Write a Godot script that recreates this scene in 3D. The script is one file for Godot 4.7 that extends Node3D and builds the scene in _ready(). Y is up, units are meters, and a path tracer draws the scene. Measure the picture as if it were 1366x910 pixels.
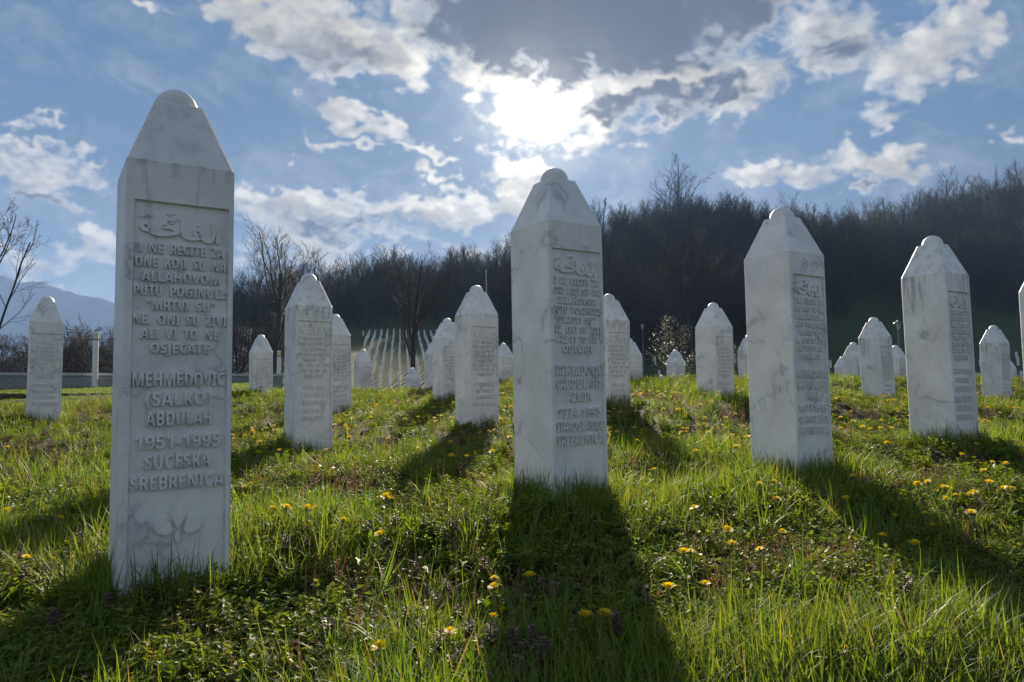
extends Node3D

# ---------------------------------------------------------------- camera numbers (photo is 1366 x 910)
const F := 1000.0
const CX := 683.0
const CY := 455.0
const PITCH := 0.07505
const ROLL := 0.0158
const SUN_PX := Vector2(714, 150)
const YAW := 0.567
const W := 0.26                 # width of a gravestone
const SHOULDER := 1.12
const CAP_H := 0.1846
const STONE_H := 1.361
const DEEP := 0.010              # how deep the inscribed panel is sunk

var rng := RandomNumberGenerator.new()
var used := {}

# ---------------------------------------------------------------- directions
func ray(px: float, py: float) -> Vector3:      # x right, y up, z = depth in front
	var du := px - CX
	var dv := py - CY
	var u := (cos(ROLL) * du - sin(ROLL) * dv) / F
	var v := (sin(ROLL) * du + cos(ROLL) * dv) / F
	return Vector3(u, cos(PITCH) * -v + sin(PITCH), -sin(PITCH) * -v + cos(PITCH))

func pixel(d: Vector3) -> Vector2:               # the inverse, for z > 0
	var y := cos(PITCH) * d.y - sin(PITCH) * d.z
	var z := sin(PITCH) * d.y + cos(PITCH) * d.z
	var u := F * d.x / z
	var v := -F * y / z
	return Vector2(CX + cos(ROLL) * u + sin(ROLL) * v, CY - sin(ROLL) * u + cos(ROLL) * v)

func at_depth(px: float, py: float, depth: float) -> Vector3:
	var r := ray(px, py)
	r *= depth / r.z
	return Vector3(r.x, r.y, -r.z)

# ---------------------------------------------------------------- naming
func numbered(called: String) -> String:
	if not used.has(called):
		used[called] = 0
		return called
	used[called] += 1
	return "%s_%03d" % [called, used[called]]

func tag(o: Node, label: String, category: String, group := "") -> void:
	o.set_meta("label", label)
	o.set_meta("category", category)
	if group != "":
		o.set_meta("group", group)

func thing(called: String, label: String, category: String, pos: Vector3, turn := 0.0, group := "") -> Node3D:
	var o := Node3D.new()
	o.name = numbered(called)
	add_child(o)
	o.position = pos
	o.rotation.y = turn
	tag(o, label, category, group)
	return o

func part(called: String, mesh: Mesh, mat: Material, parent: Node) -> MeshInstance3D:
	var o := MeshInstance3D.new()
	o.name = called
	o.mesh = mesh
	if mat:
		o.material_override = mat
	parent.add_child(o, true)
	return o

func structure(called: String, mesh: Mesh, mat: Material) -> MeshInstance3D:
	var o := part(numbered(called), mesh, mat, self)
	o.set_meta("kind", "structure")
	return o

# ---------------------------------------------------------------- mesh helpers (corners given counter-clockwise seen from outside)
func tri(st: SurfaceTool, a: Vector3, b: Vector3, c: Vector3) -> void:
	var n := (b - a).cross(c - a).normalized()
	st.set_normal(n)
	st.add_vertex(a)
	st.set_normal(n)
	st.add_vertex(c)
	st.set_normal(n)
	st.add_vertex(b)

func quad(st: SurfaceTool, a: Vector3, b: Vector3, c: Vector3, d: Vector3) -> void:
	tri(st, a, b, c)
	tri(st, a, c, d)

func box(st: SurfaceTool, lo: Vector3, hi: Vector3) -> void:
	var p := func(x: int, y: int, z: int) -> Vector3: return Vector3(hi.x if x else lo.x, hi.y if y else lo.y, hi.z if z else lo.z)
	quad(st, p.call(0, 0, 1), p.call(1, 0, 1), p.call(1, 1, 1), p.call(0, 1, 1))
	quad(st, p.call(1, 0, 0), p.call(0, 0, 0), p.call(0, 1, 0), p.call(1, 1, 0))
	quad(st, p.call(1, 0, 1), p.call(1, 0, 0), p.call(1, 1, 0), p.call(1, 1, 1))
	quad(st, p.call(0, 0, 0), p.call(0, 0, 1), p.call(0, 1, 1), p.call(0, 1, 0))
	quad(st, p.call(0, 1, 1), p.call(1, 1, 1), p.call(1, 1, 0), p.call(0, 1, 0))
	quad(st, p.call(0, 0, 0), p.call(1, 0, 0), p.call(1, 0, 1), p.call(0, 0, 1))

func begin() -> SurfaceTool:
	var st := SurfaceTool.new()
	st.begin(Mesh.PRIMITIVE_TRIANGLES)
	return st

# a tapering tube through points
func tube(st: SurfaceTool, pts: Array, r0: float, r1: float, sides: int) -> void:
	var n := pts.size()
	var rings := []
	var axis: Vector3 = (pts[1] - pts[0]).normalized()
	var side := axis.cross(Vector3(0.31, 0.17, 0.93)).normalized()
	for i in n:
		var dir: Vector3 = (pts[mini(i + 1, n - 1)] - pts[maxi(i - 1, 0)]).normalized()
		side = (side - dir * side.dot(dir)).normalized()
		var up := dir.cross(side)
		var r := lerpf(r0, r1, float(i) / (n - 1))
		var ring := []
		for k in sides:
			var a := TAU * k / sides
			ring.append([pts[i] + (side * cos(a) + up * sin(a)) * r, side * cos(a) + up * sin(a)])
		rings.append(ring)
	for i in n - 1:
		for k in sides:
			var a = rings[i][k]
			var b = rings[i][(k + 1) % sides]
			var c = rings[i + 1][(k + 1) % sides]
			var d = rings[i + 1][k]
			for v in [a, c, b, a, d, c]:
				st.set_normal(v[1])
				st.add_vertex(v[0])

func lathe(st: SurfaceTool, profile: Array, sides: int, at := Vector3.ZERO) -> void:   # profile of Vector2(radius, y), bottom to top
	for i in profile.size() - 1:
		var p: Vector2 = profile[i]
		var q: Vector2 = profile[i + 1]
		var nn := Vector2(q.y - p.y, p.x - q.x).normalized()
		for k in sides:
			var a := TAU * k / sides
			var b := TAU * (k + 1) / sides
			var da := Vector3(cos(a), 0, -sin(a))
			var db := Vector3(cos(b), 0, -sin(b))
			var na := da * nn.x + Vector3.UP * nn.y
			var nb := db * nn.x + Vector3.UP * nn.y
			var v := [[at + da * p.x + Vector3.UP * p.y, na], [at + db * q.x + Vector3.UP * q.y, nb], [at + db * p.x + Vector3.UP * p.y, nb], [at + da * p.x + Vector3.UP * p.y, na], [at + da * q.x + Vector3.UP * q.y, na], [at + db * q.x + Vector3.UP * q.y, nb]]
			for e in v:
				st.set_normal(e[1])
				st.add_vertex(e[0])

func noise(sd: int, freq: float, octaves := 4, kind := FastNoiseLite.TYPE_SIMPLEX_SMOOTH) -> FastNoiseLite:
	var n := FastNoiseLite.new()
	n.seed = sd
	n.noise_type = kind
	n.frequency = freq
	n.fractal_type = FastNoiseLite.FRACTAL_FBM
	n.fractal_octaves = octaves
	return n

func lin(r: float, g: float, b: float) -> Color:
	return Color(r, g, b).linear_to_srgb()

# ---------------------------------------------------------------- sky
# clouds: x, y, rx, ry in photo pixels (directions), tilt, weight
var CLOUDS := [
	[770, 18, 270, 96, 0.05, 1.8], [620, 60, 90, 50, 0.6, 1.1], [690, 110, 62, 55, 0.3, 1.0], [900, 112, 165, 62, -0.12, 1.15], [810, 168, 55, 30, -0.4, 1.0],
	[960, 20, 110, 42, -0.4, 1.0], [430, 46, 150, 58, 0.22, 1.05], [340, 15, 90, 30, 0.3, 0.9], [520, 95, 48, 20, 0.3, 0.8],
	[500, 165, 72, 20, 0.25, 0.85], [450, 195, 60, 11, 0.05, 0.7], [560, 200, 72, 13, 0.06, 0.8], [590, 240, 44, 11, 0.12, 0.8],
	[420, 268, 130, 18, 0.05, 0.9], [620, 277, 130, 21, -0.1, 1.0], [500, 285, 190, 17, 0.02, 0.85], [450, 312, 150, 15, 0.1, 0.6], [40, 198, 90, 12, 0.15, 0.8], [120, 330, 95, 20, 0.0, 0.8],
	[390, 328, 82, 30, 0.25, 0.9], [350, 300, 60, 16, 0.1, 0.8], [18, 168, 30, 14, 0.2, 0.85], [60, 164, 28, 9, 0.2, 0.7],
	[50, 222, 100, 24, 0.16, 0.95], [60, 250, 60, 14, 0.2, 0.7], [110, 207, 30, 12, 0.1, 0.6], [105, 342, 70, 22, -0.1, 0.85], [60, 365, 60, 14, 0.0, 0.7],
	[1110, 40, 72, 56, -0.3, 0.72], [1240, 70, 85, 50, -0.5, 0.8], [1180, 150, 42, 22, -0.5, 0.8], [1150, 218, 95, 26, -0.06, 0.95], [1050, 240, 70, 17, 0.0, 0.9],
	[1290, 20, 40, 26, 0.0, 0.6], [685, 232, 45, 26, 0.2, 0.75], [725, 262, 45, 18, 0.1, 0.7], [190, 4, 40, 18, 0.6, 0.75], [1345, 170, 30, 14, 0.0, 0.6], [740, 160, 90, 50, 0.1, 0.9],
	[800, 350, 200, 20, 0.0, 0.5], [250, 360, 90, 20, 0.0, 0.7]]
# thick parts that look dark from below
var DARKS := [[790, 20, 265, 92, 0.02, 1.7], [700, 70, 80, 45, 0.4, 0.9], [870, 140, 95, 22, -0.12, 0.95], [950, 125, 55, 20, -0.3, 0.75], [820, 155, 45, 14, -0.2, 0.7], [500, 303, 150, 16, 0.0, 0.5], [70, 262, 90, 18, 0.15, 0.55], [440, 70, 90, 28, 0.2, 0.3], [110, 372, 90, 18, 0.0, 0.4], [1110, 60, 50, 30, 0.0, 0.35], [1170, 236, 80, 9, 0.0, 0.4]]

func blob(list: Array, p: Vector2) -> float:
	var best := -2.0
	for b in list:
		var dx: float = p.x - b[0]
		var dy: float = p.y - b[1]
		if absf(dx) > 420 or absf(dy) > 240:
			continue
		var c := cos(b[4])
		var s := sin(b[4])
		var u: float = (dx * c + dy * s) / b[2]
		var v: float = (dy * c - dx * s) / b[3]
		best = maxf(best, b[5] * (1.0 - u * u - v * v) if u * u + v * v < 3.0 else -2.0)
	return best

func make_sky(gain: float) -> ImageTexture:
	var wide := noise(11, 1.0, 5)
	var fine := noise(12, 1.0, 4)
	var warp := noise(13, 1.0, 3)
	var sr := ray(SUN_PX.x, SUN_PX.y).normalized()
	# cloud thickness and how dark its underside is, for one direction
	var cloud := func(d: Vector3) -> Vector4:
		var q := d * 2.2
		var s := wide.get_noise_3d(q.x, q.y * 1.6, q.z) * 1.7 + 0.02  # cloud cover out of view, raised to put more light on the stones
		var dark := s * 0.8 - 0.1
		if d.z > 0.35:
			var p := pixel(d)
			var front := clampf(1.0 - maxf(absf(p.x - 683) - 690, absf(p.y - 300) - 320) / 120.0, 0, 1)
			if front > 0.0:
				var w := Vector2(warp.get_noise_3d(p.x / 95.0, p.y / 70.0, 1.0), warp.get_noise_3d(p.x / 95.0, p.y / 70.0, 9.0)) * 36.0
				var w2 := Vector2(fine.get_noise_3d(p.x / 34.0, p.y / 24.0, 3.0), fine.get_noise_3d(p.x / 34.0, p.y / 24.0, 7.0)) * 24.0
				s = lerpf(s, maxf(blob(CLOUDS, p + w + w2), -0.6), front)
				dark = lerpf(dark, maxf(blob(DARKS, p + w * 0.8 + w2 * 0.6), -0.5), front)
		var e := Vector3(d.x, d.y * 1.5, d.z) * 9.0
		var f := fine.get_noise_3d(e.x, e.y, e.z)
		var curl := Vector3(f, -f, f) * 1.6
		var f2 := fine.get_noise_3d(e.x * 3.1 + 4.0 + curl.x, e.y * 3.1 + curl.y, e.z * 3.1 + curl.z)
		var x := s + f * 0.85 + f2 * 0.5
		return Vector4(pow(clampf((x + 0.16) / 1.35, 0.0, 1.25), 1.6), dark, f, f2)
	var pixel_color := func(az: float, el: float) -> Color:
		var d := Vector3(sin(az) * cos(el), sin(el), cos(az) * cos(el))
		var th := rad_to_deg(acos(clampf(d.dot(sr), -1, 1)))
		var h := clampf(sin(maxf(el, 0.0)), 0, 1)
		var k := pow(1.0 - h, 5.0)
		var c := Vector3(0.050, 0.142, 0.30).lerp(Vector3(0.34, 0.44, 0.54), k)
		c += Vector3(0.19, 0.20, 0.195) * exp(-th / 13.0) + Vector3(0.30, 0.28, 0.24) * exp(-th / 4.0)
		var here: Vector4 = cloud.call(d)
		var there: Vector4 = cloud.call((d + (sr - d).limit_length(0.022)).normalized()) if here.x > 0.004 else here
		var f := here.z
		var alpha := 1.0 - exp(-3.4 * here.x)
		alpha = maxf(alpha, clampf(0.04 + f * 0.2 + here.w * 0.1, 0.0, 0.25))
		var open_ := exp(-1.7 * there.x)                        # sunlight that reaches this bit of cloud
		# unseen front-lit clouds opposite the sun, whitened further to brighten the stones
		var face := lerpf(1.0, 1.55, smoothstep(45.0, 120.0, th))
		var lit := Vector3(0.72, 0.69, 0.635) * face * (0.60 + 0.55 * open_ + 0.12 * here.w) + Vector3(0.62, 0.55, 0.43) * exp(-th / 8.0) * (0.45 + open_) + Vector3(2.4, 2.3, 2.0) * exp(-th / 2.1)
		var thick := clampf(here.y * 2.2 + f * 0.45 + here.w * 0.45 + 0.05, 0.0, 1.0) * smoothstep(0.12, 0.6, here.x)
		var shade := Vector3(0.085, 0.105, 0.155) * lerpf(1.0, 2.0, smoothstep(45.0, 120.0, th)) + Vector3(0.12, 0.11, 0.09) * exp(-th / 7.0)
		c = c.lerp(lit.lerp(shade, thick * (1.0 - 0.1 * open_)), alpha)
		# the sun's light through the thin edge of the cloud
		c += Vector3(4.0, 3.8, 3.4) * exp(-pow(th / 1.15, 2.0)) + Vector3(0.55, 0.50, 0.42) * exp(-th / 1.9)
		return Color(c.x * gain, c.y * gain, c.z * gain)
	var small := Image.create(512, 256, false, Image.FORMAT_RGBF)
	for y in 136:
		for x in 512:
			small.set_pixel(x, y, pixel_color.call((x + 0.5) / 512.0 * TAU, (0.5 - (y + 0.5) / 256.0) * PI))
	for y in range(136, 256):
		for x in 512:
			small.set_pixel(x, y, Color(0.16 * gain, 0.2 * gain, 0.18 * gain))
	small.resize(4096, 2048, Image.INTERPOLATE_BILINEAR)
	for y in range(620, 1030):
		for x in range(-440, 440):
			small.set_pixel(posmod(x, 4096), y, pixel_color.call((x + 0.5) / 4096.0 * TAU, (0.5 - (y + 0.5) / 2048.0) * PI))
	return ImageTexture.create_from_image(small)

# ---------------------------------------------------------------- terrain
var KNOTS := [[-0.92, 2.02, -0.455], [-0.7, 1.7, -0.48], [-1.2, 1.75, -0.48], [0.18, 2.91, -0.385], [0.3, 2.5, -0.42], [1.3, 3.54, -0.375], [2.49, 4.36, -0.335], [-1.42, 5.21, -0.33], [-0.29, 6.02, -0.25], [-4.16, 6.66, -0.14],
	[-1.93, 8.25, -0.16], [-0.79, 8.96, -0.04], [0.84, 6.6, -0.07], [2.0, 7.43, -0.05], [4.25, 8.72, -0.15], [6.5, 10.1, -0.17], [3.1, 8.1, -0.09], [5.4, 9.5, -0.15],
	[-3.2, 9.0, 0.04], [-2.4, 11.0, 0.05], [0.0, 9.8, 0.10], [1.8, 9.0, 0.10], [3.0, 9.6, 0.12], [5.5, 11.5, 0.14], [8.0, 13.0, 0.14],
	[3.6, 5.0, -0.36], [-3.0, 3.5, -0.40], [-3.0, 5.2, -0.29], [0.0, 1.0, -0.62], [-1.0, 1.0, -0.63], [1.0, 1.5, -0.58], [2.0, 2.0, -0.56], [-1.6, 1.2, -0.62], [0.0, -0.5, -0.70], [3.0, 3.0, -0.48],
	[-8.0, 14.0, -0.12], [-4.5, 13.0, -0.12], [0.0, 14.5, -0.25], [5.0, 17.0, -0.25], [10.0, 18.0, -0.2], [-6.5, 8.5, -0.12], [-3.0, 0.0, -0.7], [3.0, 0.0, -0.68], [6.0, 6.0, -0.3], [0.6, 4.6, -0.30], [-0.4, 4.0, -0.37]]
var RIDGE := [[-700, 60], [-300, 62], [0, 66], [150, 78], [240, 100], [310, 128], [430, 140], [520, 158], [600, 176], [680, 198], [800, 250], [900, 282], [1000, 262], [1060, 240], [1120, 246], [1200, 268], [1280, 290], [1366, 302], [1500, 310], [2100, 330]]
var bumps := FastNoiseLite.new()
var swell := FastNoiseLite.new()

func ridge_height(x: float) -> float:
	var px := x / 240.0 * F + CX
	for i in RIDGE.size() - 1:
		if px <= RIDGE[i + 1][0] or i == RIDGE.size() - 2:
			var t := clampf((px - RIDGE[i][0]) / float(RIDGE[i + 1][0] - RIDGE[i][0]), 0, 1)
			return lerpf(RIDGE[i][1], RIDGE[i + 1][1], t) * 0.24 - 12.5
	return 20.0

func far_height(x: float, d: float) -> float:
	var y := -0.3
	var slope := lerpf(0.02, 0.185, smoothstep(-0.46, -0.36, x / maxf(d, 1.0)))
	if d < 10.0:
		y = lerpf(-0.75, -0.3, smoothstep(-4.0, 10.0, d))
	elif d < 68.0:
		y = lerpf(-0.3, 0.35, (d - 10.0) / 58.0)
	elif d < 138.0:
		y = 0.35 + slope * (d - 68.0)
	else:
		var t := clampf((d - 138.0) / 102.0, 0, 1)
		y = lerpf(0.35 + slope * 70.0, ridge_height(x), pow(t, 0.85)) - maxf(d - 240.0, 0.0) * 0.12
	if d > 10.0:
		var lw := smoothstep(-0.24, -0.36, x / d) * smoothstep(10.0, 13.0, d) * (1.0 - smoothstep(40.0, 60.0, d))
		y = lerpf(y, -0.10 + (d - 12.0) * 0.048, lw)
	y += swell.get_noise_2d(x, d) * (0.08 + 0.9 * smoothstep(60.0, 200.0, d))
	return y

func near_height(x: float, d: float) -> float:
	var sw := 1e-5
	var sy := 0.0
	for k in KNOTS:
		var q: float = (x - k[0]) * (x - k[0]) + (d - k[1]) * (d - k[1])
		if q < 30.0:
			var w := exp(-q / 0.8) + 2e-4
			sw += w
			sy += w * (k[2] - (-0.62 + 0.058 * k[1]))
	var y := -0.62 + 0.058 * d + sy / sw
	y += bumps.get_noise_2d(x, d) * 0.075
	return y

func ground_exact(x: float, d: float) -> float:
	var out := maxf(smoothstep(15.5, 20.0, d), smoothstep(9.0, 13.0, absf(x - 0.25 * maxf(d - 4.0, 0.0) * signf(x) * 0.5)))
	out = maxf(out, smoothstep(-1.0, -3.0, d))
	if out >= 1.0:
		return far_height(x, d) + 0.02
	return lerpf(near_height(x, d), far_height(x, d) + 0.02, out)

const GX0 := -16.0
const GD0 := -4.0
const GS := 0.1
const GNX := 320
const GND := 280
var grid := PackedFloat32Array()

func ground(x: float, d: float) -> float:
	var u := (x - GX0) / GS
	var v := (d - GD0) / GS
	if u < 0 or v < 0 or u >= GNX - 1 or v >= GND - 1:
		return far_height(x, d)
	var i := int(u)
	var j := int(v)
	var a := grid[j * GNX + i]
	var b := grid[j * GNX + i + 1]
	var c := grid[(j + 1) * GNX + i]
	var e := grid[(j + 1) * GNX + i + 1]
	return lerpf(lerpf(a, b, u - i), lerpf(c, e, u - i), v - j)

func land(px: float, py: float, above: float) -> Vector3:     # where the line of sight comes down to so much above the ground
	var r := ray(px, py)
	var d := 0.9
	while d < 60.0:
		if r.y / r.z * d <= ground(r.x / r.z * d, d) + above:
			break
		d += 0.02
	var x := r.x / r.z * d
	return Vector3(x, ground(x, d), -d)

func sheet(nx: int, nd: int, x0: float, d0: float, sx: float, sd: float, height: Callable) -> ArrayMesh:
	var v := PackedVector3Array()
	var n := PackedVector3Array()
	var idx := PackedInt32Array()
	var hs := PackedFloat32Array()
	hs.resize(nx * nd)
	for j in nd:
		for i in nx:
			hs[j * nx + i] = height.call(x0 + i * sx, d0 + j * sd)
	for j in nd:
		for i in nx:
			v.append(Vector3(x0 + i * sx, hs[j * nx + i], -(d0 + j * sd)))
			var gx := (hs[j * nx + mini(i + 1, nx - 1)] - hs[j * nx + maxi(i - 1, 0)]) / (2 * sx)
			var gd := (hs[mini(j + 1, nd - 1) * nx + i] - hs[maxi(j - 1, 0) * nx + i]) / (2 * sd)
			n.append(Vector3(-gx, 1, gd).normalized())
	for j in nd - 1:
		for i in nx - 1:
			var a := j * nx + i
			idx.append_array([a, a + nx, a + 1, a + 1, a + nx, a + nx + 1])
	var arr := []
	arr.resize(Mesh.ARRAY_MAX)
	arr[Mesh.ARRAY_VERTEX] = v
	arr[Mesh.ARRAY_NORMAL] = n
	arr[Mesh.ARRAY_INDEX] = idx
	var m := ArrayMesh.new()
	m.add_surface_from_arrays(Mesh.PRIMITIVE_TRIANGLES, arr)
	return m

# ---------------------------------------------------------------- materials
func plain(c: Color, rough := 0.8, spec := 0.5) -> StandardMaterial3D:
	var m := StandardMaterial3D.new()
	m.albedo_color = c
	m.roughness = rough
	m.metallic_specular = spec
	return m

func ramp_noise(sd: int, freq: float, a: Color, b: Color, octaves := 5, size := 512) -> NoiseTexture2D:
	var t := NoiseTexture2D.new()
	t.width = size
	t.height = size
	t.seamless = true
	t.noise = noise(sd, freq, octaves)
	var g := Gradient.new()
	g.set_color(0, a)
	g.set_color(1, b)
	t.color_ramp = g
	return t

func soil_material(a: Color, b: Color, scale: float, sd: int) -> StandardMaterial3D:
	var m := plain(Color.WHITE, 0.95, 0.2)
	m.albedo_texture = ramp_noise(sd, 0.02, a, b)
	m.uv1_triplanar = true
	m.uv1_world_triplanar = true
	m.uv1_scale = Vector3.ONE * scale
	m.heightmap_enabled = true
	m.heightmap_texture = ramp_noise(sd + 5, 0.05, Color.BLACK, Color.WHITE)
	m.heightmap_scale = 2.0
	return m

func leaf_material(backlit: Color, rough := 0.42, spec := 0.5) -> StandardMaterial3D:
	var m := plain(Color.WHITE, rough, spec)
	m.vertex_color_use_as_albedo = true
	m.backlight_enabled = true
	m.backlight = backlit
	return m

# white marble: grey veins, cloudy patches, pits and (stained) dark streaks of lichen that run down from the shoulder
func marble_texture(sd: int, stained: float) -> ImageTexture:
	var size := 640
	var im := Image.create(size, size, false, Image.FORMAT_RGB8)
	var warp := noise(sd, 0.0075, 5)
	var vein := noise(sd + 1, 0.005, 4)
	var cloud := noise(sd + 2, 0.0096, 6)
	var grain := noise(sd + 3, 0.3, 3)
	var streak := noise(sd + 4, 0.066, 3)
	var pits := noise(sd + 5, 0.13, 2)
	var per := 1.6 / size
	for y in size:
		for x in size:
			var wx := warp.get_noise_2d(x, y) * 60.0
			var wy := warp.get_noise_2d(x + 900, y) * 60.0
			var v := absf(vein.get_noise_2d((x + wx) * 1.2 + y * 0.5, (y + wy) * 1.0))
			var line := (0.7 * pow(clampf(1.0 - v * 5.0, 0, 1), 2.0) + pow(clampf(1.0 - v * 24.0, 0, 1), 2.0)) * clampf(cloud.get_noise_2d(x + 300, y) * 2.4 + 0.5, 0, 1)
			var g := 0.69 + 0.13 * cloud.get_noise_2d(x, y) + 0.06 * grain.get_noise_2d(x, y)
			var c := Vector3(g, g * 0.995, g * 0.985)
			c = c.lerp(Vector3(0.40, 0.41, 0.43), clampf(line * 0.72, 0, 1))
			# lichen and soot: grain of its own, thickest under the shoulder edge, running down in ragged threads
			if stained > 0.0:
				var hy := 1.6 - (y + 0.5) * per       # height on the stone
				var below := SHOULDER - hy
				var a := 0.0
				if below > 0.0 and below < 0.4:
					var s := streak.get_noise_2d(x * 1.1, y * 0.10)
					var reach := 0.04 + 0.30 * clampf(streak.get_noise_2d(x * 0.35 + 500, 7.0) + 0.15, 0, 1)
					a = clampf(s * 3.2 - 0.25, 0, 1) * (1.0 if below > 0.0 and below < reach else 0.0) * clampf(grain.get_noise_2d(x * 2.0, y * 1.2) * 1.5 + 0.75, 0, 1)
				var top := clampf(cloud.get_noise_2d(x * 3.0, y * 3.0) * 3.0 - 0.2, 0, 1) * (1.0 if below < 0.02 else 0.35)
				c = c.lerp(Vector3(0.20, 0.20, 0.19), clampf(a * 0.8 + top * 0.32, 0, 1) * stained)
			var pit := pits.get_noise_2d(x, y)
			if pit > 0.74:
				c *= 0.72
			im.set_pixel(x, y, Color(c.x, c.y, c.z).linear_to_srgb())
	return ImageTexture.create_from_image(im)

# ---------------------------------------------------------------- gravestones
func shaft_mesh() -> ArrayMesh:
	var st := begin()
	var h := W / 2
	var c := 0.005
	var y0 := -0.30
	var y1 := SHOULDER - 0.003
	var ring := func(half: float, ch: float, y: float) -> Array:
		return [Vector3(-half + ch, y, half), Vector3(half - ch, y, half), Vector3(half, y, half - ch), Vector3(half, y, -half + ch), Vector3(half - ch, y, -half), Vector3(-half + ch, y, -half), Vector3(-half, y, -half + ch), Vector3(-half, y, half - ch)]
	var a: Array = ring.call(h, c, y0)
	var b: Array = ring.call(h, c, y1)
	for i in range(1, 8):
		quad(st, a[i], a[(i + 1) % 8], b[(i + 1) % 8], b[i])
	var e: Array = ring.call(h - 0.002, c, SHOULDER)
	for i in 8:
		quad(st, b[i], b[(i + 1) % 8], e[(i + 1) % 8], e[i])
	# the face with the sunk panel
	var pl := -h + 0.019
	var pr := h - 0.0125
	var pt := 1.013
	quad(st, a[0], Vector3(pl, y0, h), Vector3(pl, y1, h), b[0])
	quad(st, Vector3(pr, y0, h), a[1], b[1], Vector3(pr, y1, h))
	quad(st, Vector3(pl, pt, h), Vector3(pr, pt, h), Vector3(pr, y1, h), Vector3(pl, y1, h))
	return st.commit()

func panel_mesh() -> ArrayMesh:
	var st := begin()
	var h := W / 2
	var y0 := -0.30
	var pl := -h + 0.019
	var pr := h - 0.0125
	var pt := 1.013
	var r := 0.004
	var z := h - DEEP
	quad(st, Vector3(pl, y0, h), Vector3(pl + r, y0, z), Vector3(pl + r, pt - r, z), Vector3(pl, pt, h))
	quad(st, Vector3(pr - r, y0, z), Vector3(pr, y0, h), Vector3(pr, pt, h), Vector3(pr - r, pt - r, z))
	quad(st, Vector3(pl + r, pt - r, z), Vector3(pr - r, pt - r, z), Vector3(pr, pt, h), Vector3(pl, pt, h))
	quad(st, Vector3(pl + r, y0, z), Vector3(pr - r, y0, z), Vector3(pr - r, pt - r, z), Vector3(pl + r, pt - r, z))
	return st.commit()

func cap_mesh() -> ArrayMesh:
	var st := begin()
	var h := W / 2 - 0.002
	var t := 0.235 * W
	var ring := func(half: float, ch: float, y: float) -> Array:
		return [Vector3(-half + ch, y, half), Vector3(half - ch, y, half), Vector3(half, y, half - ch), Vector3(half, y, -half + ch), Vector3(half - ch, y, -half), Vector3(-half + ch, y, -half), Vector3(-half, y, -half + ch), Vector3(-half, y, half - ch)]
	var levels := [ring.call(h, 0.005, SHOULDER), ring.call(t, 0.005, SHOULDER + CAP_H - 0.003), ring.call(t - 0.004, 0.005, SHOULDER + CAP_H)]
	for k in 2:
		for i in 8:
			quad(st, levels[k][i], levels[k][(i + 1) % 8], levels[k + 1][(i + 1) % 8], levels[k + 1][i])
	for i in range(1, 7):
		tri(st, levels[2][0], levels[2][i], levels[2][i + 1])
	return st.commit()

func finial_mesh() -> ArrayMesh:
	var st := begin()
	var r := 0.217 * W
	var prof := []
	for i in 11:
		var a := PI / 2 * i / 10.0
		prof.append(Vector2(r * cos(a), SHOULDER + CAP_H + 0.001 + r * sin(a)))
	lathe(st, prof, 32)
	return st.commit()

# a raised stroke of even width, its front at depth z1
func stroke(st: SurfaceTool, pts: Array, w: float, z0: float, z1: float) -> void:
	var dense := []
	for i in pts.size() - 1:
		for k in 5:
			var p0: Vector2 = pts[maxi(i - 1, 0)]
			var p3: Vector2 = pts[mini(i + 2, pts.size() - 1)]
			dense.append((pts[i] as Vector2).cubic_interpolate(pts[i + 1], p0, p3, k / 5.0))
	dense.append(pts[-1])
	var lft := []
	var rgt := []
	for i in dense.size():
		var dir: Vector2 = (dense[mini(i + 1, dense.size() - 1)] - dense[maxi(i - 1, 0)]).normalized()
		var n := Vector2(-dir.y, dir.x)
		var ww := w * (0.55 if i == 0 or i == dense.size() - 1 else 1.0) / 2
		lft.append(dense[i] + n * ww)
		rgt.append(dense[i] - n * ww)
	var v := func(p: Vector2, z: float) -> Vector3: return Vector3(p.x, p.y, z)
	for i in dense.size() - 1:
		quad(st, v.call(rgt[i], z1), v.call(rgt[i + 1], z1), v.call(lft[i + 1], z1), v.call(lft[i], z1))
		quad(st, v.call(rgt[i], z0), v.call(rgt[i + 1], z0), v.call(rgt[i + 1], z1), v.call(rgt[i], z1))
		quad(st, v.call(lft[i + 1], z0), v.call(lft[i], z0), v.call(lft[i], z1), v.call(lft[i + 1], z1))
	quad(st, v.call(lft[0], z0), v.call(rgt[0], z0), v.call(rgt[0], z1), v.call(lft[0], z1))
	var m := dense.size() - 1
	quad(st, v.call(rgt[m], z0), v.call(lft[m], z0), v.call(lft[m], z1), v.call(rgt[m], z1))

func outline(st: SurfaceTool, pts: Array, z0: float, z1: float) -> void:     # a raised flat shape, corners counter-clockwise
	var mid := Vector2.ZERO
	for p in pts:
		mid += p / pts.size()
	for i in pts.size():
		var a: Vector2 = pts[i]
		var b: Vector2 = pts[(i + 1) % pts.size()]
		tri(st, Vector3(mid.x, mid.y, z1), Vector3(a.x, a.y, z1), Vector3(b.x, b.y, z1))
		quad(st, Vector3(a.x, a.y, z0), Vector3(b.x, b.y, z0), Vector3(b.x, b.y, z1), Vector3(a.x, a.y, z1))

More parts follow.
